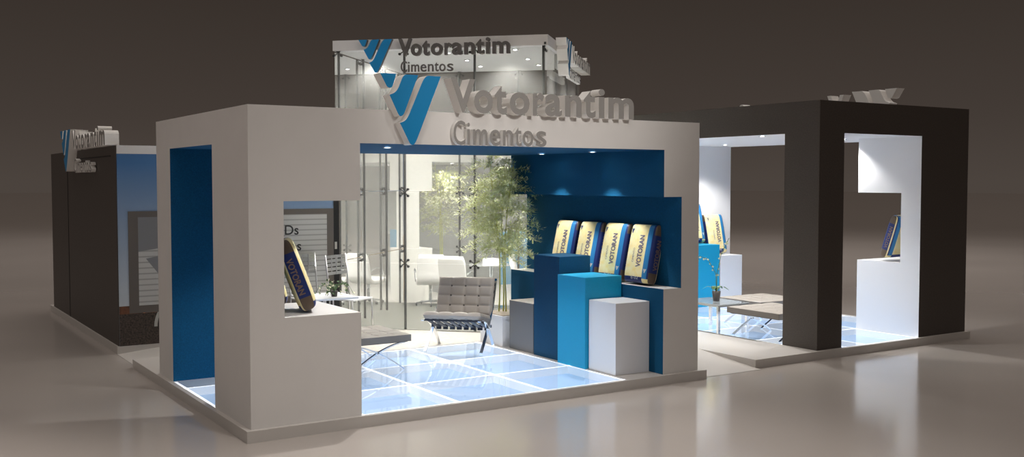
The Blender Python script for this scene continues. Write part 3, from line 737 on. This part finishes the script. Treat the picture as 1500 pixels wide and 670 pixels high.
# pale mixed shape on the box side
mb.face([(.27, -.0096, 1.28), (.62, -.0096, 1.33), (.80, -.0096, 1.50), (.95, -.0096, 1.715), (.27, -.0096, 1.715)], 'print_grey_shape')
mb.face([(.36, -.0096, 1.19), (.70, -.0096, 1.25), (1.35, -.0096, 1.30), (1.1, -.0096, .75), (.72, -.0096, .72)], 'print_grey_shape')
rect(mb, 2.90, 2.98, .1, 1.95, 6, 'print_black'); rect(mb, 2.915, 2.95, 1.22, 1.32, 7, 'print_chrome'); rect(mb, 2.915, 2.955, 1.02, 1.14, 7, 'print_chrome')
mb.build('truck_print', R, fix=False)
def flat_text(txt, x, z, h, R_, m_, lay):
    b = text_bounds(txt, 1, .01); V_, F_ = text_mesh(txt, 0, .01, 4); q = MB(); s_ = h/(text_bounds('D', 1, .01)[3])
    q.v = [(x+(v[0]-b[0])*s_, -lay*.0012, z+v[1]*s_) for v in V_]
    for f_ in F_: q.f.append(f_); q.mi.append(q.m(m_))
    q.build('lettering', R_, fix=False)
flat_text('Ds', 2.19, 1.44, .13, R, 'print_text', 10); flat_text('s', 2.36, 1.22, .13, R, 'print_text', 10)
mb = MB(); mb.box(.03, 2.98, -.012, .008, 2.51, 2.615, 'white_paint'); mb.build('top_rail', R)
# second mural on the outer side of the rear portal wall, facing -X at X=5.15
R = empty('printed_mural', (5.14, 10.28, 0), -PI/2, 'hazy blue and sand printed mural seen through the left glass panes', 'mural')
mb = MB(); mb.box(.02, 2.95, 0, .008, .12, 2.8, 'print_haze'); mb.build('sky_print', R)
mb = MB(); rect(mb, .02, 2.95, .12, 1.25, 1, 'print_sand')
for x in (.95, 1.7, 2.2): rect(mb, x, x+.28, 1.3, 2.8, 1, 'panel_lavender')
rect(mb, 1.3, 1.5, .6, 2.8, 2, 'paper')
prof = [(.03, 2.15), (.035, 2.0), (.06, 1.85), (.13, 1.65), (.15, 1.3), (.11, 1.22)]
mb.face([(.45-a, -.003, z) for a, z in prof]+[(.45+a, -.003, z) for a, z in reversed(prof)], 'print_bottle')
mb.build('landscape_print', R, fix=False)
# large pot at px 515-530
R = empty('floor_pot', (4.0, 8.2, .1), 0, 'beige floor pot seen through the glass behind the metal chair', 'pot')
MB().lathe([(0, 0), (.17, 0), (.24, .30), (.26, .62), (.27, .66), (.24, .66), (.22, .6), (0, .58)], 'print_sand', n=24).build('vessel', R, smooth=True)

# ------------------------------------------------------------------ rear details seen through the glass
R = MB().box(-.5, .5, -.02, .02, 0, 1.05, 'panel_blue').build('counter_panel'); R.location = (8.6, 9.0, .1); R.rotation_euler = (0, 0, 0); tag(R, 'light blue low counter panel behind the bamboo, seen through glass', 'panel')
R = MB().box(-1.6, 1.6, -1.0, 1.0, 0, .008, 'green_carpet').build('green_carpet'); R.location = (9.0, 11.9, 0); tag(R, 'strip of green carpet beyond the rear portal', 'carpet')
R = MB().box(-1.9, 1.9, -.03, .03, 0, 2.38, 'panel_grey').build('haze_panel'); R.location = (7.9, 10.15, .1); tag(R, 'added light grey partition closing the rear portal behind the glass tower', 'backing')  # panel added for a pale hazy view through glass; portal itself is open
R.location.z = .1

# ------------------------------------------------------------------ downlights
def downlight(i_, x, y, z, label, group, power, ang=75, blend=.6, color=(1, .97, .92)):
    R_ = empty('downlight', (x, y, z), 0, label, 'ceiling light', group)
    MB().lathe([(.030, -.001), (.045, -.001), (.045, -.012), (.030, -.012), (.030, -.001)], 'steel', n=20).build('trim_ring', R_)
    MB().lathe([(0, -.004), (.029, -.004), (.029, -.006), (0, -.006)], 'lamp', n=16).build('bulb', R_)
    d = bpy.data.lights.new('beam', 'SPOT'); d.energy = power; d.spot_size = math.radians(ang); d.spot_blend = blend; d.shadow_soft_size = .03; d.color = color
    l = bpy.data.objects.new('beam', d); C.objects.link(l); l.parent = R_; l.location = (0, 0, -.02)
    return R_
tz = 3.98
for i, (x, y, nm) in enumerate(((3.56, 4.86, 'nearest the left corner'), (4.36, 4.41, 'in the front row, below the sign word'), (4.96, 3.61, 'closest to the front right corner'),
        (5.02, 5.02, 'at the centre'), (5.62, 5.63, 'just behind the centre'), (5.71, 4.42, 'second along the right side'), (6.27, 4.96, 'third along the right side'), (4.92, 6.2, 'at the rear left'))):
    downlight(i, x, y, tz, 'small bright downlight in the tower ceiling, '+nm, 'tower ceiling downlights', 230, 120, .7)
for (x, y, nm) in ((1.59, .67, 'blue soffit downlight near the emblem, left of the others'), (4.2, 1.86, 'blue soffit downlight above the tall blue box'), (4.2, .86, 'blue soffit downlight nearest the front right, above the cyan box')):
    downlight(0, x, y, 2.5, nm, 'white portal soffit downlights', 150 if x < 2 else 75, 125 if x < 2 else 76, .35)
for (x, y, nm) in ((9.15, 3.82, 'downlight in the dark portal ceiling near the bags'), (7.25, 1.22, 'downlight in the dark portal ceiling above the ottomans'), (9.0, 1.35, 'downlight in the dark portal ceiling, seen in the front opening')):
    downlight(0, x, y, 2.76, nm, 'dark portal downlights', 150, 125, .5)
for (x, y, nm) in ((6.6, 8.3, 'rear portal downlight above the rear bamboo'), (8.4, 8.6, 'rear portal downlight above the blue counter')):
    downlight(0, x, y, 2.5, nm, 'rear portal downlights', 110, 140, .5)
